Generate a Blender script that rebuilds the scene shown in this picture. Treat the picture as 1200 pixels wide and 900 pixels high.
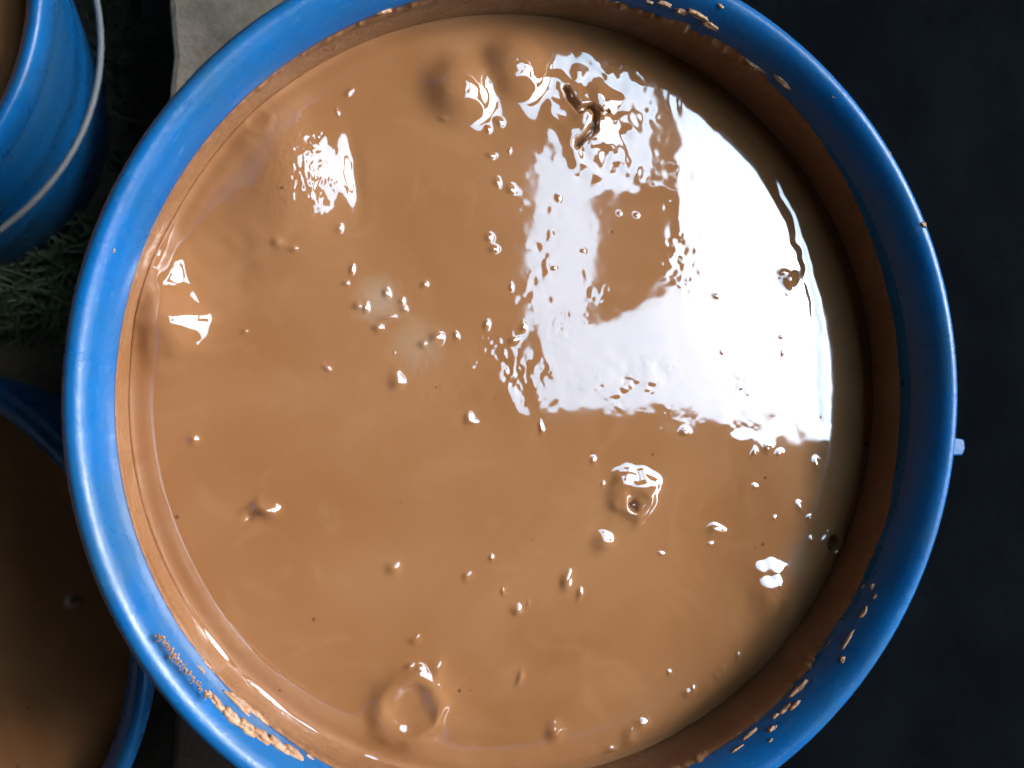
import bpy, bmesh, math, random
import numpy as np
from mathutils import Matrix, Vector

random.seed(7)
rng = np.random.default_rng(11)
for o in list(bpy.data.objects):
    bpy.data.objects.remove(o)
scene = bpy.context.scene
COL = scene.collection

# ------------------------------------------------------------------ camera
BUCKET_H = 0.25            # main bucket stands on the slab, slab top is z = 0
CAM = Vector((-0.0794, 0.0105, BUCKET_H + 0.2506))
ROT = Matrix.Rotation(-0.2299, 3, 'Y') @ Matrix.Rotation(-0.0151, 3, 'X')
FOC = 906.0
cam_data = bpy.data.cameras.new('camera')
cam_data.sensor_width = 36.0
cam_data.lens = 36.0 * FOC / 1200.0
cam_data.clip_start = 0.01
cam_data.clip_end = 500.0
cam_data.dof.use_dof = True
cam_data.dof.focus_distance = 0.285
cam_data.dof.aperture_fstop = 13.0
cam = bpy.data.objects.new('camera', cam_data)
cam.matrix_world = Matrix.Translation(CAM) @ ROT.to_4x4()
COL.objects.link(cam)
scene.camera = cam

# ------------------------------------------------------------------ sky, sun, exposure
SUN_DIR = Vector((1.20, 0.30, 1.0)).normalized()      # towards the bright part of the overcast sky
world = bpy.data.worlds.new('World')
scene.world = world
world.use_nodes = True
wn = world.node_tree
wn.nodes.clear()
sky = wn.nodes.new('ShaderNodeTexSky')
sky.sky_type = 'NISHITA'
sky.sun_disc = False
sky.sun_elevation = math.asin(SUN_DIR.z)
sky.sun_rotation = math.atan2(SUN_DIR.x, SUN_DIR.y)
sky.dust_density = 1.0
hsv = wn.nodes.new('ShaderNodeHueSaturation')
hsv.inputs['Hue'].default_value = 0.462
hsv.inputs['Saturation'].default_value = 1.0         # overcast: nearly colourless
bg = wn.nodes.new('ShaderNodeBackground')
bg.inputs["Strength"].default_value = 0.15
wo = wn.nodes.new('ShaderNodeOutputWorld')
wn.links.new(sky.outputs[0], hsv.inputs['Color'])
wn.links.new(hsv.outputs[0], bg.inputs['Color'])
wn.links.new(bg.outputs[0], wo.inputs['Surface'])

sun_data = bpy.data.lights.new('sun', 'SUN')
sun_data.energy = 0.5
sun_data.angle = math.radians(26)
sun_data.color = (0.93, 0.97, 1.0)
sun = bpy.data.objects.new('sun', sun_data)
sun.rotation_euler = SUN_DIR.to_track_quat('Z', 'Y').to_euler()
sun.location = (1.2, 0.6, 6)
COL.objects.link(sun)

scene.view_settings.view_transform = 'Standard'
scene.view_settings.look = 'None'
scene.view_settings.gamma = 1.0
scene.view_settings.exposure = 3.85

# ------------------------------------------------------------------ helpers
def at(px, py, z):
    """photo pixel (1200x900) -> point on the horizontal plane z"""
    d = ROT @ Vector(((px - 600) / FOC, -(py - 450) / FOC, -1.0))
    t = (CAM.z - z) / -d.z
    return Vector((CAM.x + d.x * t, CAM.y + d.y * t, z))

def link(o, parent=None):
    COL.objects.link(o)
    if parent is not None:
        o.parent = parent
    return o

def mesh_obj(name, verts, faces, mat, parent=None, smooth=True):
    me = bpy.data.meshes.new(name)
    me.from_pydata([tuple(v) for v in verts], [], faces)
    if smooth:
        me.polygons.foreach_set('use_smooth', [True] * len(me.polygons))
    me.materials.append(mat)
    me.update()
    return link(bpy.data.objects.new(name, me), parent)

def tag(o, label=None, cat=None, group=None, kind=None):
    for k, v in (('label', label), ('category', cat), ('group', group), ('kind', kind)):
        if v:
            o[k] = v
    return o

def empty(name, loc):
    o = bpy.data.objects.new(name, None)
    o.empty_display_size = 0.05
    o.location = loc
    return link(o)

def lathe(profile, n=192, closed=False):
    v, f = [], []
    for r, z in profile:
        for k in range(n):
            a = 2 * math.pi * k / n
            v.append((r * math.cos(a), r * math.sin(a), z))
    m = len(profile)
    for i in range(m if closed else m - 1):
        j = (i + 1) % m
        for k in range(n):
            k2 = (k + 1) % n
            f.append((i * n + k, i * n + k2, j * n + k2, j * n + k))
    return v, f

def tube(points, rad, n=10):
    v, f = [], []
    pts = [Vector(p) for p in points]
    for i, p in enumerate(pts):
        t = (pts[min(i + 1, len(pts) - 1)] - pts[max(i - 1, 0)]).normalized()
        u = t.cross(Vector((0.3, 0.2, 0.93))).normalized()
        w = t.cross(u)
        for k in range(n):
            a = 2 * math.pi * k / n
            v.append(p + (u * math.cos(a) + w * math.sin(a)) * rad)
    for i in range(len(pts) - 1):
        for k in range(n):
            k2 = (k + 1) % n
            f.append((i * n + k, i * n + k2, (i + 1) * n + k2, (i + 1) * n + k))
    f.append(tuple(range(n))[::-1])
    f.append(tuple((len(pts) - 1) * n + k for k in range(n)))
    return v, f

def prism(outline, z0, z1):
    n = len(outline)
    v = [(x, y, z0) for x, y in outline] + [(x, y, z1) for x, y in outline]
    f = [tuple(range(n))[::-1], tuple(range(n, 2 * n))]
    for k in range(n):
        k2 = (k + 1) % n
        f.append((k, k2, n + k2, n + k))
    return v, f

def fnoise(n, scale, seed, aniso=1.0):
    """periodic smooth noise field on an n x n grid; scale = feature size in cells; unit std"""
    r = np.random.default_rng(seed)
    w = np.fft.rfft2(r.standard_normal((n, n)))
    fy = np.fft.fftfreq(n)[:, None] * aniso
    fx = np.fft.rfftfreq(n)[None, :]
    g = np.exp(-2 * (math.pi * scale) ** 2 * (fx ** 2 + fy ** 2) * 0.5)
    a = np.fft.irfft2(w * g, s=(n, n))
    return (a - a.mean()) / a.std()

# ------------------------------------------------------------------ materials
class NT:
    def __init__(self, name):
        self.m = bpy.data.materials.new(name)
        self.m.use_nodes = True
        self.t = self.m.node_tree
        self.b = self.t.nodes['Principled BSDF']
        self.co = self.t.nodes.new('ShaderNodeTexCoord')
    def node(self, kind, **kw):
        n = self.t.nodes.new(kind)
        for k, v in kw.items():
            if hasattr(n, k):
                setattr(n, k, v)
            else:
                n.inputs[k].default_value = v
        return n
    def noise(self, scale, detail=4.0, rough=0.55, dist=0.0):
        n = self.node('ShaderNodeTexNoise', Scale=scale, Detail=detail, Roughness=rough, Distortion=dist)
        self.t.links.new(self.co.outputs['Object'], n.inputs['Vector'])
        return n
    def ramp(self, src, stops):
        r = self.t.nodes.new('ShaderNodeValToRGB')
        el = r.color_ramp.elements
        while len(el) < len(stops):
            el.new(0.5)
        for e, (p, c) in zip(el, stops):
            e.position = p
            e.color = (c[0], c[1], c[2], 1) if not isinstance(c, (int, float)) else (c, c, c, 1)
        self.t.links.new(src, r.inputs[0])
        return r
    def mix(self, fac, a, b):
        m = self.node('ShaderNodeMix', data_type='RGBA')
        for s, v in ((0, fac), (6, a), (7, b)):
            if hasattr(v, 'links'):
                self.t.links.new(v, m.inputs[s])
            else:
                m.inputs[s].default_value = v if s == 0 else (v[0], v[1], v[2], 1)
        return m.outputs[2]
    def bump(self, src, strength, dist):
        b = self.node('ShaderNodeBump', Strength=strength, Distance=dist)
        self.t.links.new(src, b.inputs['Height'])
        self.t.links.new(b.outputs[0], self.b.inputs['Normal'])
    def set(self, **kw):
        for k, v in kw.items():
            k = k.replace('_', ' ')
            if hasattr(v, 'links'):
                self.t.links.new(v, self.b.inputs[k])
            else:
                self.b.inputs[k].default_value = v
        return self

def slurry_material(name, rough=0.04, ior=1.95, froth=()):
    s = NT(name)
    base = s.ramp(s.noise(14, 3, 0.5, 1.2).outputs['Fac'],
                  [(0.28, (0.182, 0.078, 0.028)), (0.5, (0.205, 0.093, 0.0375)), (0.74, (0.226, 0.107, 0.046))])
    streak = s.ramp(s.noise(28, 5, 0.5, 2.5).outputs['Fac'], [(0.54, 0.0), (0.76, 0.38)])
    c1 = s.mix(streak.outputs[0], base.outputs[0], (0.262, 0.134, 0.060))
    if froth:
        for fx, fy, fr, amt in froth:
            vm = s.node('ShaderNodeVectorMath', operation='DISTANCE')
            vm.inputs[1].default_value = (fx, fy, 0.0)
            s.t.links.new(s.co.outputs['Object'], vm.inputs[0])
            ad = s.node('ShaderNodeMath', operation='MULTIPLY_ADD')
            ad.inputs[1].default_value = fr * 1.3
            s.t.links.new(s.noise(110, 5, 0.6, 1.0).outputs['Fac'], ad.inputs[0])
            s.t.links.new(vm.outputs['Value'], ad.inputs[2])
            mr = s.node('ShaderNodeMapRange')
            mr.inputs[1].default_value = fr * 1.75; mr.inputs[2].default_value = fr * 0.9
            mr.inputs[3].default_value = 0.0; mr.inputs[4].default_value = amt
            s.t.links.new(ad.outputs[0], mr.inputs[0])
            c1 = s.mix(mr.outputs[0], c1, (0.25, 0.165, 0.105))
    vor = s.node('ShaderNodeTexVoronoi', Scale=95.0)
    s.t.links.new(s.co.outputs['Object'], vor.inputs['Vector'])
    speck = s.ramp(vor.outputs['Distance'], [(0.0, 1.0), (0.055, 1.0), (0.085, 0.0)])
    gate = s.ramp(s.noise(60, 1).outputs['Fac'], [(0.56, 0.0), (0.62, 0.8)])
    mul = s.node('ShaderNodeMath', operation='MULTIPLY')
    s.t.links.new(speck.outputs[0], mul.inputs[0])
    s.t.links.new(gate.outputs[0], mul.inputs[1])
    c2 = s.mix(mul.outputs[0], c1, (0.07, 0.03, 0.012))
    rr = s.ramp(s.noise(45, 5, 0.65, 0.6).outputs['Fac'], [(0.35, rough * 0.75), (0.7, rough * 1.7)])
    s.set(Base_Color=c2, Roughness=rr.outputs[0], IOR=ior)
    return s

M = {}
FROTH = [(q.x, q.y, r, a) for q, r, a in ((at(447, 352, 0.214), 0.010, 0.8), (at(490, 405, 0.214), 0.012, 0.5), (at(930, 660, 0.214), 0.010, 0.4))]
s = slurry_material('slurry_wet', froth=FROTH)
M['slurry'] = s.m
M['slurry_plain'] = slurry_material('slurry_dull', 0.08, 1.7).m
s = slurry_material('slurry_film', 0.45, 1.3)
s.bump(s.noise(420, 3).outputs['Fac'], 0.35, 0.0015)
M['film'] = s.m
s = NT('slurry_crumbs')
cr = s.ramp(s.noise(300, 3).outputs['Fac'], [(0.3, (0.20, 0.095, 0.042)), (0.7, (0.36, 0.20, 0.10))])
s.set(Base_Color=cr.outputs[0], Roughness=0.4)
s.bump(s.noise(700, 3).outputs['Fac'], 0.5, 0.0015)
M['crumb'] = s.m

s = NT('blue_plastic')
bl = s.ramp(s.noise(22, 4, 0.6).outputs['Fac'], [(0.3, (0.001, 0.060, 0.190)), (0.7, (0.002, 0.082, 0.240))])
dust = s.ramp(s.noise(150, 5, 0.7, 0.6).outputs['Fac'], [(0.60, 0.0), (0.80, 0.30)])
bc = s.mix(dust.outputs[0], bl.outputs[0], (0.08, 0.12, 0.14))
worn = s.ramp(s.noise(13, 5, 0.65, 0.8).outputs['Fac'], [(0.42, 0.0), (0.66, 0.8)])
bc = s.mix(worn.outputs[0], bc, (0.014, 0.062, 0.125))
scr = s.noise(1.0, 4, 0.7)
mp = s.node('ShaderNodeMapping'); mp.inputs['Scale'].default_value = (180, 180, 900)
s.t.links.new(s.co.outputs['Object'], mp.inputs[0]); s.t.links.new(mp.outputs[0], scr.inputs['Vector'])
scuff = s.ramp(scr.outputs['Fac'], [(0.58, 0.0), (0.70, 0.3)])
bc = s.mix(scuff.outputs[0], bc, (0.05, 0.15, 0.27))
rg = s.ramp(s.noise(90, 4, 0.7).outputs['Fac'], [(0.3, 0.24), (0.75, 0.40)])
s.set(Base_Color=bc, Roughness=rg.outputs[0], IOR=1.33)
s.bump(s.noise(260, 4, 0.65).outputs['Fac'], 0.16, 0.001)
M['blue'] = s.m
s = NT('handle_wire')
s.set(Base_Color=(0.07, 0.08, 0.09, 1), Roughness=0.6, Metallic=0.0)
M['wire'] = s.m
s = NT('concrete')
cc = s.ramp(s.noise(38, 8, 0.65).outputs['Fac'], [(0.3, (0.060, 0.050, 0.038)), (0.5, (0.105, 0.090, 0.070)), (0.72, (0.150, 0.130, 0.102))])
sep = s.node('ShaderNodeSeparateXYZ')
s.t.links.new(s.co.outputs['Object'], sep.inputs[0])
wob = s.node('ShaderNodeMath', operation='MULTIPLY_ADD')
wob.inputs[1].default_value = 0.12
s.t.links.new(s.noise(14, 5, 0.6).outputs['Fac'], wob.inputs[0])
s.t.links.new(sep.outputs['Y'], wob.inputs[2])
near_dark = s.node('ShaderNodeMapRange'); near_dark.inputs[1].default_value = 0.02; near_dark.inputs[2].default_value = -0.02  # slab colour darkens towards its near end, with a noisy edge
s.t.links.new(wob.outputs[0], near_dark.inputs[0])
cw = s.mix(near_dark.outputs[0], cc.outputs[0], (0.008, 0.006, 0.0045))
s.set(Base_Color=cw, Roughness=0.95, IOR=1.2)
s.bump(s.noise(240, 6, 0.7).outputs['Fac'], 0.6, 0.003)
M['concrete'] = s.m
s = NT('dark_soil')
sc_ = s.ramp(s.noise(24, 8, 0.65).outputs['Fac'], [(0.35, (0.055, 0.045, 0.032)), (0.65, (0.135, 0.112, 0.082))])
s.set(Base_Color=sc_.outputs[0], Roughness=0.95)
s.bump(s.noise(120, 8, 0.7).outputs['Fac'], 0.8, 0.01)
M['soil'] = s.m
s = NT('black_sheet')
bs = s.ramp(s.noise(9, 6, 0.6).outputs['Fac'], [(0.3, (0.0014, 0.0019, 0.0026)), (0.7, (0.0028, 0.0036, 0.0046))])
s.set(Base_Color=bs.outputs[0], Roughness=0.9, IOR=1.04)
s.bump(s.noise(60, 6, 0.6).outputs['Fac'], 0.4, 0.006)
M['sheet'] = s.m
s = NT('grass_blade')
gc = s.ramp(s.noise(40, 3).outputs['Fac'], [(0.35, (0.014, 0.036, 0.009)), (0.65, (0.036, 0.062, 0.018))])
s.set(Base_Color=gc.outputs[0], Roughness=0.6)
M['grass'] = s.m
s = NT('blocker_wood')  # for the added boards overhead; pale to bounce light into the shade
wb = s.ramp(s.noise(6, 6).outputs['Fac'], [(0.3, (0.26, 0.21, 0.17)), (0.7, (0.38, 0.32, 0.26))])
s.set(Base_Color=wb.outputs[0], Roughness=0.85)
M['board'] = s.m
s = NT('blocker_plaster')  # for the added side walls; pale so they return some fill light
op = s.ramp(s.noise(3, 8).outputs['Fac'], [(0.3, (0.26, 0.23, 0.20)), (0.7, (0.38, 0.34, 0.30))])
s.set(Base_Color=op.outputs[0], Roughness=0.95)
M['plaster'] = s.m

# ------------------------------------------------------------------ the ground
GROUND_Z = -0.15
SLAB_X0, SLAB_X1 = -0.174, 0.13

def terrain():
    n = 120
    xs = np.linspace(-4, 4, n)
    v, f = [], []
    nz = fnoise(n, 2.0, 3) * 0.006
    for i in range(n):
        for j in range(n):
            x, y = xs[j], xs[i]
            d = min(math.hypot(x + 0.363, y - 0.197), math.hypot(x + 0.323, y + 0.124))
            k = min(1.0, max(0.0, (d - 0.17) / 0.15))
            v.append((x, y, GROUND_Z + nz[i, j] * k - 0.004 * (k > 0)))
    for i in range(n - 1):
        for j in range(n - 1):
            a = i * n + j
            f.append((a, a + 1, a + n + 1, a + n))
    return mesh_obj('ground', v, f, M['soil'])
tag(terrain(), kind='structure')

def slab():
    # worn concrete block with a slightly broken edge
    out = []
    for k in range(201):
        y = -2.0 + 4.0 * k / 200
        out.append((SLAB_X0 + random.uniform(-0.003, 0.003), y))
    out = [(SLAB_X1, -2.0), (SLAB_X1, 2.0)] + out[::-1]
    v, f = prism(out, GROUND_Z - 0.03, 0.0)
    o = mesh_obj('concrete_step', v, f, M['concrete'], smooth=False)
    b = o.modifiers.new('bevel', 'BEVEL')
    b.width = 0.004; b.segments = 2; b.limit_method = 'ANGLE'; b.angle_limit = math.radians(50)
    return o
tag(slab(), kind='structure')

def black_sheet():
    n = 90
    nz = fnoise(n, 3.0, 21) * 0.004 + fnoise(n, 1.2, 22) * 0.0012
    v, f = [], []
    for i in range(n):
        for j in range(n):
            v.append((SLAB_X1 + 0.01 + 1.75 * j / (n - 1), -1.15 + 2.3 * i / (n - 1), GROUND_Z + 0.022 + nz[i, j]))
    for i in range(n - 1):
        for j in range(n - 1):
            a = i * n + j
            f.append((a, a + 1, a + n + 1, a + n))
    o = mesh_obj('plastic_sheet', v, f, M['sheet'])
    sol = o.modifiers.new('thickness', 'SOLIDIFY')
    sol.thickness = 0.002
    return o
tag(black_sheet(), 'black plastic sheet lying on the ground below the concrete step', 'plastic sheet')

# ------------------------------------------------------------------ added unseen blockers that shape the sky light and its reflection
BLOCKER_Z = BUCKET_H - 0.042 + 0.9
def sky_blocker():
    root = empty('overhead_blocker', (-1.2, -1.2, BLOCKER_Z))  # added out of view to shade the left side and cut the reflection
    tag(root, 'unseen boards added overhead, with a gap that shapes the sky light', 'light blocker')
    def board(x0, x1, ya0, ya1, yb0=None, yb1=None, z=0.0, name='blocker_board'):
        yb0 = ya0 if yb0 is None else yb0
        yb1 = ya1 if yb1 is None else yb1
        v, f = prism([(x0, ya0), (x1, yb0), (x1, yb1), (x0, ya1)], BLOCKER_Z + z, BLOCKER_Z + z + 0.012)
        v = [(a + 1.2, b + 1.2, c - BLOCKER_Z) for a, b, c in v]
        mesh_obj(name, v, f, M['board'], root, smooth=False)
    # boards left of the gap, running front to back
    x = -1.3
    i = 0
    while x < 0.22:
        w = min(0.17, 0.225 - x)
        board(x, x + w + 0.004, -1.3, 1.6, z=0.003 * (i % 2))
        x += w; i += 1
    # boards on the near side of the gap
    board(0.231, 0.46, -1.3, -0.049, -1.3, -0.065, z=0.001)
    board(0.463, 0.746, -1.3, -0.065, -1.3, -0.091, z=0.004)
    board(0.749, GAP_X1 + 0.5, -1.3, -0.091, -1.3, -0.20, z=0.001)
    # boards on the far side of the gap
    board(0.231, GAP_X1 + 0.5, GAP_Y1, 1.6, z=0.004)
    # right of the gap
    board(GAP_X1, GAP_X1 + 0.5, -0.09, GAP_Y1 - 0.003, z=0.016)
    # boards added in the gap to put a brown island into the mirrored sky
    board(0.339, 0.484, 0.098, 0.285, 0.163, 0.345, z=0.02)
    board(0.446, 0.484, 0.334, GAP_Y1 + 0.1, 0.349, GAP_Y1 + 0.1, z=0.02)
    return root
GAP_X1, GAP_Y1 = 1.18, 0.56  # gap limits; the right edge screens part of the sun
sky_blocker()

def wall(name, x0, x1, y0, y1, label):  # unseen wall, added only to stop light coming in from the sides
    v, f = prism([(x0, y0), (x1, y0), (x1, y1), (x0, y1)], GROUND_Z - 0.02, BLOCKER_Z - 0.002)
    tag(mesh_obj(name, v, f, M['plaster'], smooth=False), label, 'wall')
wall('blocker_wall', -1.3, -1.2, -1.3, 1.6, 'unseen added wall blocking low light from the left')
wall('blocker_wall', -1.19, 2.34, -1.3, -1.2, 'unseen added wall blocking low light from the near side')
wall('blocker_wall', 2.35, 2.45, -1.3, 1.6, 'unseen added wall blocking low light from the right')
wall('blocker_wall', -1.19, 2.34, 1.5, 1.6, 'unseen added wall blocking low light from the far side')

# ------------------------------------------------------------------ buckets
LIP = [(0.1508, 0.2290), (0.1555, 0.2293), (0.1571, 0.2305), (0.1579, 0.2330), (0.1582, 0.2390), (0.1580, 0.2440),
       (0.1574, 0.2470), (0.1563, 0.2490), (0.1547, 0.2500), (0.1530, 0.2498), (0.1512, 0.2486), (0.1496, 0.2468), (0.1482, 0.2446),
       (0.1470, 0.2422), (0.1461, 0.2397), (0.1455, 0.2370)]
def wall_r(z):
    """inner wall radius of a bucket at height z (drawn in slightly below the lip)"""
    if z <= 0.205:
        return 0.1215 + 0.0270 * z / 0.205
    if z <= 0.224:
        return 0.1485
    t = min(1.0, (z - 0.224) / 0.013)
    return 0.1485 - 0.0030 * t * t * (3 - 2 * t)

def make_bucket(label, loc, handle_angle, scale=1.0, lug_angles=None, tilt=60):
    root = empty('bucket', loc)
    root.scale = (scale,) * 3
    tag(root, label, 'bucket', 'blue plastic buckets filled with brown slurry')
    prof = [(0.0005, 0.0), (0.1190, 0.0), (0.1222, 0.0015), (0.1240, 0.0050)]
    for z in (0.03, 0.06, 0.09, 0.12, 0.15, 0.18, 0.195):
        prof.append((wall_r(z) + 0.0025, z))
    prof += [(0.1508, 0.21), (0.1508, 0.2286)]
    inner = [(wall_r(z), z) for z in (0.2370, 0.234, 0.231, 0.228, 0.224, 0.205, 0.18, 0.14, 0.10, 0.06, 0.012)] + [(0.118, 0.005), (0.0005, 0.0045)]
    v, f = lathe(prof)
    v2, f2 = lathe(inner)
    k = len(v)
    body = mesh_obj('body', v + v2, f + [tuple(i + k for i in q) for q in f2], M['blue'], root)
    v, f = lathe(LIP)
    mesh_obj('rim', v, f, M['blue'], root)
    ca, sa = math.cos(handle_angle), math.sin(handle_angle)
    ax, out = Vector((ca, sa, 0)), Vector((sa, -ca, 0))
    lz = 0.216
    for sgn in (1, -1):
        # moulded ear that carries the wire
        c = ax * sgn * 0.1530 + Vector((0, 0, lz))
        bm = bmesh.new()
        bmesh.ops.create_cone(bm, cap_ends=True, segments=20, radius1=0.0085, radius2=0.0065, depth=0.011)
        bmesh.ops.bevel(bm, geom=[e for e in bm.edges if len(e.link_faces) == 2 and any(len(fc.verts) > 4 for fc in e.link_faces)],
                        offset=0.0012, segments=2, affect='EDGES')
        q = (ax * sgn).to_track_quat('Z', 'Y')
        me = bpy.data.meshes.new('handle_ear')
        bmesh.ops.transform(bm, matrix=Matrix.Translation(c) @ q.to_matrix().to_4x4(), verts=bm.verts)
        bm.to_mesh(me); bm.free()
        me.polygons.foreach_set('use_smooth', [True] * len(me.polygons))
        me.materials.append(M['blue'])
        link(bpy.data.objects.new('handle_ear', me), root)
    t = math.radians(tilt)
    dwn = out * math.sin(t) + Vector((0, 0, -math.cos(t)))
    pts = [ax * 0.156 + Vector((0, 0, lz))]
    for k in range(49):
        a = math.pi * k / 48
        pts.append(ax * (0.1625 * math.cos(a)) + dwn * (0.168 * math.sin(a)) + Vector((0, 0, lz)))
    pts.append(-ax * 0.156 + Vector((0, 0, lz)))
    v, f = tube(pts, 0.0019)
    mesh_obj('handle', v, f, M['wire'], root)
    return root

SLURRY_Z = BUCKET_H - 0.036
main = make_bucket('large blue plastic bucket of glossy brown slurry standing on the concrete step', (0, 0, 0.0),
                   math.atan2(-0.018, 0.155), tilt=62)
b_far = make_bucket('blue plastic bucket with hanging grey wire handle, standing beside the grass', (-0.363, 0.197, GROUND_Z),
                    math.radians(105), scale=0.97, tilt=73)
b_near = make_bucket('blue plastic bucket in shade beside the concrete step, filled with dull dark slurry', (-0.323, -0.124, GROUND_Z),
                     math.radians(300), scale=1.005)

# extra ear on the main bucket that peeks out past the rim
v, f = prism([(-0.002, -0.0036), (0.0045, -0.0030), (0.0054, 0.0), (0.0045, 0.0034), (-0.002, 0.0038)], -0.004, 0.004)
lug = mesh_obj('rim_tab', v, f, M['blue'], main, smooth=False)
p = at(1119, 524, BUCKET_H - 0.008)
lug.location = (math.cos(math.atan2(p.y, p.x)) * 0.1590, math.sin(math.atan2(p.y, p.x)) * 0.1590, BUCKET_H - 0.008)
lug.rotation_euler = (0, 0, math.atan2(p.y, p.x))
bv = lug.modifiers.new('bevel', 'BEVEL'); bv.width = 0.0008; bv.segments = 2

# ------------------------------------------------------------------ the slurry in the main bucket
def heightfield():
    N = 840
    R = wall_r(SLURRY_Z) + 0.0002
    cell = 2 * R / (N - 1)
    xs = np.linspace(-R, R, N)
    X, Y = np.meshgrid(xs, xs)
    RR = np.hypot(X, Y)
    TH = np.arctan2(Y, X)
    MM = 0.001
    PX = 0.000334                 # about one photo pixel on the slurry
    c = PX / cell                 # cells per photo pixel
    Z = np.zeros_like(X)

    def slope_noise(scale_px, slope, seed, aniso=1.0):
        a = fnoise(N, scale_px * c, seed, aniso)
        gy, gx = np.gradient(a, cell)
        return a * (slope / math.sqrt((gx ** 2 + gy ** 2).mean()))
    def loc(px, py):
        p = at(px, py, SLURRY_Z)
        return X - p.x, Y - p.y
    def mask(px, py, rx, ry=None, power=2):
        dx, dy = loc(px, py)
        return np.exp(-((np.abs(dx) / (rx * PX)) ** power + (np.abs(dy) / ((ry or rx) * PX)) ** power))
    warp_x = slope_noise(9, 1.0, 101); warp_y = slope_noise(9, 1.0, 102)
    warp_x *= 2.2 * PX / warp_x.std(); warp_y *= 2.2 * PX / warp_y.std()
    def lump(px, py, r, h, w=1.0, sx=1.0, sy=1.0, rot=0.0, p=2.0):
        """irregular raised lump; r in photo pixels, h in millimetres"""
        dx, dy = loc(px, py)
        dx = dx + warp_x * w; dy = dy + warp_y * w
        ca, sa = math.cos(rot), math.sin(rot)
        ux = (dx * ca + dy * sa) / (r * PX * sx); uy = (-dx * sa + dy * ca) / (r * PX * sy)
        return h * MM * np.exp(-(ux ** 2 + uy ** 2) ** (p / 2))
    def ring(px, py, r, wd, h, w=1.0):
        dx, dy = loc(px, py)
        q = np.hypot(dx + warp_x * w, dy + warp_y * w)
        return h * MM * np.exp(-((q - r * PX) / (wd * PX)) ** 2)
    def groove(pts, wd, h, w=0.6):
        best = np.full_like(X, 1e9)
        P = [at(a, b, SLURRY_Z) for a, b in pts]
        qx = X + warp_x * w; qy = Y + warp_y * w
        for A, B in zip(P, P[1:]):
            ex, ey = B.x - A.x, B.y - A.y
            t = np.clip(((qx - A.x) * ex + (qy - A.y) * ey) / (ex * ex + ey * ey), 0, 1)
            best = np.minimum(best, np.hypot(qx - A.x - t * ex, qy - A.y - t * ey))
        return h * MM * np.exp(-(best / (wd * PX)) ** 2)

    # general unevenness
    Z += slope_noise(60, 0.006, 1) + slope_noise(20, 0.0022, 2) + slope_noise(5, 0.0016, 3)
    # disturbed skin along the borders of the bright reflection, in broken patches
    patchy = np.clip(fnoise(N, 14 * c, 40) * 0.9 + 0.35, 0, 1.8)
    patchy2 = np.clip(fnoise(N, 9 * c, 41) * 1.1 + 0.1, 0, 2.0)
    Z += slope_noise(9, 0.036, 4, 1.3) * mask(580, 440, 78, 42) + slope_noise(2.6, 0.075, 5, 1.5) * mask(562, 438, 62, 42) * patchy
    Z += slope_noise(8, 0.024, 6) * mask(735, 445, 60, 36) + slope_noise(3, 0.03, 42) * mask(750, 450, 60, 30) * patchy2
    Z += slope_noise(5, 0.020, 7) * mask(640, 350, 30, 120) * patchy2 + slope_noise(2.5, 0.016, 43) * mask(645, 400, 30, 70) * patchy
    Z += slope_noise(10, 0.026, 8) * mask(800, 270, 26, 90) + slope_noise(3.5, 0.030, 45) * mask(805, 280, 22, 80) * patchy2 + slope_noise(4, 0.035, 9) * mask(880, 450, 24, 20) * patchy2
    Z += slope_noise(13, 0.018, 10) * mask(870, 500, 120, 24) + slope_noise(3, 0.008, 46) * mask(870, 500, 120, 20) * patchy + slope_noise(4, 0.012, 15) * mask(705, 330, 22, 60) * patchy2
    Z += slope_noise(7, 0.035, 47) * mask(725, 190, 50, 26) + slope_noise(5, 0.02, 44) * mask(815, 330, 20, 30) * patchy
    # domes near the far wall
    Z += lump(537, 104, 33, 5.4, 0.2, p=3.0) + lump(602, 80, 30, 5.2, 0.2, p=3.0)
    Z += slope_noise(2.0, 0.05, 11) * (mask(532, 105, 14) + mask(602, 80, 14))
    # rough mound
    Z += lump(334, 197, 47, 4.4, 0.35, 1.0, 1.5, 0.1) + slope_noise(1.8, 0.075, 12, 1.4) * mask(345, 198, 34, 46)
    Z -= lump(416, 205, 15, 0.7, 0.5, 0.6, 2.6, 0.1)
    # mounds by the left wall
    Z += lump(180, 322, 26, 3.2, 0.6, 0.8, 1.6) + lump(192, 380, 33, 5.4, 0.6, 1.0, 1.0) - lump(262, 318, 40, 1.4, 1.0)
    Z += slope_noise(3.5, 0.05, 13) * mask(205, 350, 24, 45) * patchy
    Z += ring(300, 142, 14, 6, 0.28) - lump(215, 200, 60, 0.5) + lump(280, 240, 50, 0.7)
    # wrinkled tear
    Z += slope_noise(9, 0.15, 14) * mask(688, 122, 44, 58) + slope_noise(4, 0.06, 16) * mask(690, 120, 50, 60) * patchy
    Z += lump(685, 140, 30, 1.6) - groove([(664, 108), (680, 124), (692, 128), (697, 146), (688, 158), (677, 168)], 3.0, 3.4, 1.2) - groove([(690, 128), (704, 132), (712, 128)], 2.2, 1.2, 1.0)
    Z += slope_noise(6, 0.06, 17) * mask(755, 85, 40, 45) * patchy
    # ring crater by the near wall
    Z += ring(481, 828, 32, 12, 1.7, 0.6) + lump(481, 828, 44, 1.2, 0.5, p=2.6) - lump(484, 826, 20, 0.7, 0.8) + slope_noise(4, 0.07, 18) * mask(478, 838, 34, 26) * patchy
    Z += lump(511, 781, 8, 0.9)
    # small volcano with a hole
    Z += ring(743, 584, 18, 12, 1.9, 1.2) - lump(740, 592, 6, 2.8, 1.2) + slope_noise(6, 0.06, 19) * mask(741, 585, 28, 28)
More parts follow.
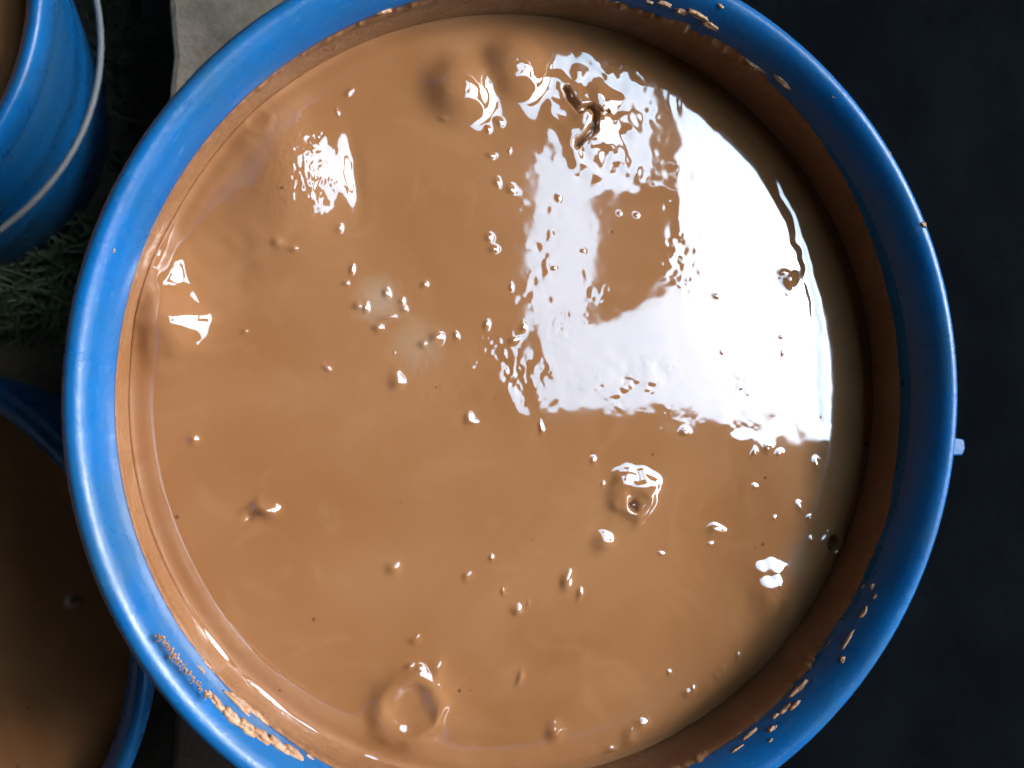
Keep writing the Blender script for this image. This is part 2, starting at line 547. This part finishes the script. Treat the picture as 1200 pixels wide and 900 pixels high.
    # lump with a curl
    Z += lump(313, 599, 7, 2.4, 1.2, 0.8, 1.5, 0.5) + lump(300, 596, 9, 1.0, 1.0, 1.6, 0.7) - lump(293, 605, 7, 0.9)
    # mound by the right wall, and a pit
    Z += lump(905, 692, 30, 2.6, 1.0, 1.0, 1.0, 0.4, 2.4) + slope_noise(3, 0.10, 20) * mask(914, 688, 16, 22)
    Z -= lump(978, 637, 7.5, 7.0, 0.6, 0.8, 1.2, -0.3, 3.0)
    Z += ring(978, 637, 14, 5, 0.4)
    # separate grains and small bubbles: x, y, radius in pixels
    G = [(228, 518, 7), (462, 667, 7), (547, 678, 5), (575, 653, 4), (605, 714, 7), (665, 680, 9), (682, 697, 5), (708, 636, 10),
         (839, 624, 8), (485, 748, 6), (611, 795, 6), (650, 858, 11), (740, 862, 9), (752, 852, 8), (463, 446, 8), (410, 108, 4),
         (575, 292, 5), (573, 278, 4), (882, 528, 4), (899, 525, 6), (914, 531, 4), (957, 546, 5), (938, 594, 5), (570, 378, 4),
         (452, 342, 5), (421, 357, 6), (432, 358, 5), (455, 371, 5), (472, 362, 4), (446, 384, 6), (495, 334, 4), (470, 352, 4),
         (508, 397, 7), (495, 403, 5), (532, 393, 4), (411, 315, 4), (404, 330, 3), (394, 270, 4), (327, 285, 5), (340, 292, 4),
         (383, 431, 3), (287, 387, 3), (925, 327, 9), (917, 318, 4), (696, 541, 4), (633, 503, 4), (550, 492, 5), (555, 495, 4),
         (612, 384, 4), (601, 396, 5), (601, 338, 3), (783, 791, 4), (592, 691, 3), (618, 706, 3), (478, 780, 4), (490, 783, 4),
         (866, 768, 4), (846, 785, 4), (841, 791, 4), (811, 808, 5), (804, 812, 5), (582, 212, 4), (577, 180, 4), (598, 220, 5),
         (520, 139, 4), (585, 142, 4), (746, 253, 2.5), (727, 248, 2), (802, 506, 5), (715, 878, 6), (775, 650, 3),
         (950, 631, 5), (948, 607, 4), (833, 637, 3), (882, 569, 3), (907, 607, 3), (570, 150, 3)]
    for k in range(12):
        a, r = random.uniform(0, 2 * math.pi), 400 * math.sqrt(random.random())
        G.append((598 + r * math.cos(a), 455 + r * math.sin(a), random.uniform(1.6, 2.8)))
    for k, (gx, gy, gr) in enumerate(G):
        p = at(gx, gy, SLURRY_Z)
        j0 = int((p.x + R) / cell); i0 = int((p.y + R) / cell)
        h = int(gr * c * 4) + 4
        i1, i2, j1, j2 = max(0, i0 - h), min(N, i0 + h), max(0, j0 - h), min(N, j0 + h)
        if i2 - i1 < 3 or j2 - j1 < 3:
            continue
        dx = X[i1:i2, j1:j2] - p.x + warp_x[i1:i2, j1:j2] * 0.7
        dy = Y[i1:i2, j1:j2] - p.y + warp_y[i1:i2, j1:j2] * 0.7
        el = random.uniform(0.75, 1.3)
        q = (dx * el) ** 2 + (dy / el) ** 2
        Z[i1:i2, j1:j2] += random.uniform(0.36, 0.50) * gr * PX * np.exp(-(q / (gr * PX * 0.95) ** 2))
    # ripples that run parallel to the wall
    Z -= groove([(728, 44), (786, 70), (844, 118), (893, 182), (932, 265), (952, 352), (958, 430), (958, 488)], 7.0, 0.17, 0.9)
    # the surface sinks at the wall and, on the side towards the open sky, clings to it
    e = R - RR
    edge = fnoise(N, 18 * c, 31)
    deg = np.degrees(TH) % 360
    cling = 0.25 + 1.15 * np.exp(-((deg - 228) / 24) ** 2) + 0.3 * np.exp(-((deg - 275) / 25) ** 2)
    Z += -0.9 * MM * np.exp(-((e - 0.0035) / 0.0035) ** 2) + cling * (1.1 + 0.5 * edge) * MM * np.exp(-(e / 0.0016) ** 2)
    Z -= 1.2 * MM * np.exp(-((e - 0.0011) / 0.0006) ** 2) * np.clip(1.4 - cling, 0, 1)

    # grid -> disc mesh (outer vertices are pulled onto the wall)
    inside = RR < R - cell * 0.2
    f_in = inside[:-1, :-1] & inside[:-1, 1:] & inside[1:, :-1] & inside[1:, 1:]
    idx = np.arange(N * N).reshape(N, N)
    quads = np.stack([idx[:-1, :-1], idx[:-1, 1:], idx[1:, 1:], idx[1:, :-1]], -1)[f_in]
    used = np.unique(quads)
    remap = np.full(N * N, -1, dtype=np.int64); remap[used] = np.arange(len(used))
    quads = remap[quads]
    co = np.stack([X.ravel()[used], Y.ravel()[used], Z.ravel()[used]], 1)
    rr = np.hypot(co[:, 0], co[:, 1])
    push = rr > R - cell * 1.5
    co[push, :2] *= ((R + 0.0004) / rr[push])[:, None]
    me = bpy.data.meshes.new('slurry')
    me.vertices.add(len(co)); me.vertices.foreach_set('co', co.astype(np.float32).ravel())
    me.loops.add(quads.size); me.loops.foreach_set('vertex_index', quads.astype(np.int32).ravel())
    me.polygons.add(len(quads))
    me.polygons.foreach_set('loop_start', (np.arange(len(quads)) * 4).astype(np.int32))
    me.update(calc_edges=True)
    me.polygons.foreach_set('use_smooth', np.ones(len(quads), dtype=bool))
    me.materials.append(M['slurry'])
    return me

slurry = empty('slurry', (0, 0, SLURRY_Z))
tag(slurry, 'glossy brown slurry with lumps and bubbles, mirroring the bright sky in the large bucket', 'slurry',
    'brown slurry in the buckets')
link(bpy.data.objects.new('surface', heightfield()), slurry)

# film of slurry left on the inner wall above the surface, with a ragged upper edge
def wall_film(parent, top_fn, z_level, ragged, seed, n=1400):
    r = np.random.default_rng(seed)
    def per(scale):
        w = np.fft.rfft(r.standard_normal(n)); g = np.exp(-2 * (math.pi * scale * np.fft.rfftfreq(n)) ** 2)
        a = np.fft.irfft(w * g, n); return a / a.std()
    n1, n1b, n2, n3 = per(30), per(14), per(5), per(1.3)
    v, f = [], []
    rows = 14
    th = per(5)
    for i in range(rows + 1):
        for k in range(n):
            a = 2 * math.pi * k / n
            dg = math.degrees(a) % 360
            rough_side = 0.22 + (0.75 * math.exp(-((dg - 310) / 32) ** 2) + 0.6 * math.exp(-((dg - 80) / 35) ** 2)) * max(0.1, 0.6 + 0.6 * n1b[k])
            top = top_fn(dg) + ragged * (1.1 * n1[k] + rough_side * (0.5 * n2[k] + 0.4 * n3[k]))
            top = max(0.004, min(0.025, top))
            t = i / rows
            z = -0.002 + (top + 0.002) * t
            thick = 0.0011 * (1 - t ** 6) + 0.0004 * th[k] * t * (1 - t) + 0.0011 * rough_side * math.exp(-((t - 0.9) / 0.07) ** 2) * max(0.0, 0.3 + 0.7 * n3[k] + 0.5 * n2[k])
            rad = wall_r(z_level + z) - max(thick, 0.0) + 0.0004 * (2 * t ** 6 - 1)
            v.append((rad * math.cos(a), rad * math.sin(a), z))
    for i in range(rows):
        for k in range(n):
            k2 = (k + 1) % n
            f.append((i * n + k, (i + 1) * n + k, (i + 1) * n + k2, i * n + k2))
    return mesh_obj('wall_film', v, f, M['film'], parent)

def film_top(deg):
    # height of the coating around the bucket, metres above the slurry
    pts = [(0, 0.0165), (30, 0.0165), (50, 0.020), (62, 0.024), (90, 0.021), (110, 0.018), (150, 0.0165), (180, 0.0170),
           (215, 0.020), (235, 0.021), (270, 0.020), (300, 0.021), (325, 0.019), (345, 0.015), (360, 0.0165)]
    for (a0, b0), (a1, b1) in zip(pts, pts[1:]):
        if a0 <= deg <= a1:
            return b0 + (b1 - b0) * (deg - a0) / (a1 - a0)
    return 0.0165
wall_film(slurry, lambda d: film_top(d) + 0.001, SLURRY_Z, 0.0013, 5)

# dabs of dried slurry on the rim
def dab(px, py, length, width, height, rz=None, name='dried_splash'):
    p = at(px, py, BUCKET_H - 0.001)
    ang = math.atan2(p.y, p.x)
    bm = bmesh.new()
    bmesh.ops.create_icosphere(bm, subdivisions=3, radius=1.0)
    r1, r2, r3 = random.uniform(0, 9), random.uniform(0, 9), random.uniform(0, 9)
    for vv in bm.verts:
        c = vv.co
        k = 1 + 0.22 * math.sin(3.1 * c.x + r1) * math.sin(2.7 * c.y + r2) + 0.13 * math.sin(7.3 * c.x + r3) + 0.1 * math.sin(9 * c.y + r1)
        vv.co = Vector((c.x * width * k, c.y * length * k, c.z * height * k))
    me = bpy.data.meshes.new(name)
    bm.to_mesh(me); bm.free()
    me.polygons.foreach_set('use_smooth', [True] * len(me.polygons))
    me.materials.append(M['crumb'])
    o = link(bpy.data.objects.new(name, me), main)
    rad = math.hypot(p.x, p.y)
    # follow the rolled lip
    zz = 0.2370
    for (ra, za), (rb, zb) in zip(LIP, LIP[1:]):
        if rb <= rad <= ra:
            zz = za + (zb - za) * (ra - rad) / max(1e-6, ra - rb)
    if rad < 0.1456:
        rad, zz = 0.1455, 0.2360
    o.location = (rad * math.cos(ang), rad * math.sin(ang), zz)
    o.rotation_euler = (0, 0, ang)
for a in [(825, 8, 0.0050, 0.0012, 0.0010), (842, 19, 0.0036, 0.0013, 0.0012), (905, 66, 0.0014, 0.0010, 0.0010),
          (932, 86, 0.0046, 0.0010, 0.0010), (808, 2, 0.0022, 0.0010, 0.0010), (1080, 264, 0.0012, 0.0010, 0.0008),
          (997, 779, 0.0014, 0.0010, 0.0009), (944, 836, 0.0032, 0.0008, 0.0007), (916, 863, 0.0020, 0.0008, 0.0007),
          (1038, 698, 0.0010, 0.0007, 0.0007), (252, 832, 0.0034, 0.0013, 0.0011), (268, 848, 0.0042, 0.0018, 0.0014),
          (285, 862, 0.0040, 0.0019, 0.0014), (303, 874, 0.0040, 0.0018, 0.0014), (322, 886, 0.0042, 0.0016, 0.0012),
          (340, 897, 0.0040, 0.0016, 0.0012), (243, 822, 0.0020, 0.0010, 0.0008)]:
    dab(*a)
for k in range(16):
    a_ = random.uniform(0, 2 * math.pi)
    r_ = random.uniform(0.1475, 0.1572)
    d_ = Vector((r_ * math.cos(a_), r_ * math.sin(a_), BUCKET_H - 0.001)) - CAM
    q_ = ROT.inverted() @ d_
    sz = random.uniform(0.00025, 0.0006)
    dab(600 + FOC * q_.x / -q_.z, 450 - FOC * q_.y / -q_.z, sz * random.uniform(1, 2.4), sz, sz * 0.6)
# uneven smears along the inner edge of the lip
for a0, a1, cnt in ((296, 332, 14), (52, 84, 9), (214, 246, 12), (95, 125, 6)):
    for k in range(cnt):
        a_ = math.radians(random.uniform(a0, a1))
        r_ = random.uniform(0.1450, 0.1470)
        q_ = ROT.inverted() @ (Vector((r_ * math.cos(a_), r_ * math.sin(a_), BUCKET_H - 0.001)) - CAM)
        w_ = random.uniform(0.0003, 0.0011)
        dab(600 + FOC * q_.x / -q_.z, 450 - FOC * q_.y / -q_.z, w_ * random.uniform(1.5, 6.0), w_, w_ * 0.7)
def crumbs():
    v, f = [], []
    for k in range(150):
        t = random.random()
        px = 184 + (243 - 184) * t + random.gauss(0, 2.2)
        py = 745 + (818 - 745) * t + random.gauss(0, 2.2)
        p = at(px, py, BUCKET_H - 0.0005)
        s_ = random.uniform(0.00018, 0.0005)
        z0 = BUCKET_H - 0.0006
        b = len(v)
        for q in range(5):
            a = q * 2 * math.pi / 5
            v.append((p.x + s_ * math.cos(a) * random.uniform(.7, 1.3), p.y + s_ * math.sin(a) * random.uniform(.7, 1.3), z0 - 0.0006))
        v.append((p.x, p.y, z0 + s_ * 1.2))
        f += [(b + q, b + (q + 1) % 5, b + 5) for q in range(5)]
    o = mesh_obj('dried_crumbs', v, f, M['crumb'], main, smooth=False)
    o['kind'] = 'stuff'
crumbs()

# ------------------------------------------------------------------ slurry in the other two buckets
def plain_slurry(bucket_loc, sc, depth, label, seed, lumps):
    N = 220
    zl = (BUCKET_H - depth)
    R = wall_r(zl) * sc + 0.0002
    xs = np.linspace(-R, R, N)
    X, Y = np.meshgrid(xs, xs)
    RR = np.hypot(X, Y)
    Z = fnoise(N, 14, seed) * 0.0005 + fnoise(N, 5, seed + 1) * 0.00008
    for lx, ly, lr, lh in lumps:
        Z += lh * np.exp(-((X - lx) ** 2 + (Y - ly) ** 2) / lr ** 2)
    Z += 0.0012 * np.exp(-((R - RR) / 0.002) ** 2)
    cell = xs[1] - xs[0]
    inside = RR < R - cell * 0.2
    f_in = inside[:-1, :-1] & inside[:-1, 1:] & inside[1:, :-1] & inside[1:, 1:]
    idx = np.arange(N * N).reshape(N, N)
    quads = np.stack([idx[:-1, :-1], idx[:-1, 1:], idx[1:, 1:], idx[1:, :-1]], -1)[f_in]
    used = np.unique(quads)
    remap = np.full(N * N, -1); remap[used] = np.arange(len(used))
    co = np.stack([X.ravel()[used], Y.ravel()[used], Z.ravel()[used]], 1)
    rr = np.hypot(co[:, 0], co[:, 1])
    push = rr > R - cell * 1.5
    co[push, :2] *= ((R + 0.0004) / rr[push])[:, None]
    root = empty('slurry', (bucket_loc[0], bucket_loc[1], bucket_loc[2] + zl * sc))
    tag(root, label, 'slurry', 'brown slurry in the buckets')
    mesh_obj('surface', co.tolist(), remap[quads].tolist(), M['slurry_plain'], root)
    old = M['film']
    film = wall_film(root, lambda d: 0.010, zl, 0.0012, seed, 360)
    film.scale = (sc,) * 3
plain_slurry((-0.363, 0.197, GROUND_Z), 0.97, 0.030, 'brown slurry in the bucket with the hanging wire handle', 50, [])
lp = at(86, 704, GROUND_Z + (BUCKET_H - 0.030) * 1.005)
plain_slurry((-0.323, -0.124, GROUND_Z), 1.005, 0.030, 'dull dark brown slurry in the shaded bucket below the step', 60,
             [(lp.x + 0.323, lp.y + 0.124, 0.0026, 0.0032)])

# ------------------------------------------------------------------ grass between the buckets
def grass():
    v, f = [], []
    def blade(x, y, L, az, lean, w):
        n = 5
        b = len(v)
        d = Vector((math.cos(az), math.sin(az), 0)); sd = Vector((-d.y, d.x, 0))
        for i in range(n + 1):
            t = i / n
            p = Vector((x, y, GROUND_Z - 0.004)) + d * (L * lean * t * t) + Vector((0, 0, L * (t - 0.45 * lean * t * t)))
            ww = w * (1 - t) ** 0.7 + 0.00008
            v.append(p - sd * ww); v.append(p + sd * ww)
        for i in range(n):
            f.append((b + 2 * i, b + 2 * i + 1, b + 2 * i + 3, b + 2 * i + 2))
    count = 0
    while count < 900:
        if random.random() < 0.6:
            x, y = random.gauss(-0.272, 0.040), random.gauss(0.072, 0.026)
        else:
            x, y = random.uniform(-0.25, -0.18), random.uniform(0.10, 0.50)
        if x > SLAB_X0 - 0.006 or math.hypot(x + 0.363, y - 0.197) < 0.128 or math.hypot(x + 0.323, y + 0.124) < 0.15:
            continue
        az = random.uniform(0, 2 * math.pi)
        L = random.uniform(0.025, 0.065)
        blade(x, y, L, az, random.uniform(0.4, 1.1), random.uniform(0.0007, 0.0016))
        count += 1
    o = mesh_obj('grass', v, f, M['grass'])
    tag(o, 'dark green grass growing between the buckets and the step', 'grass', kind='stuff')
grass()
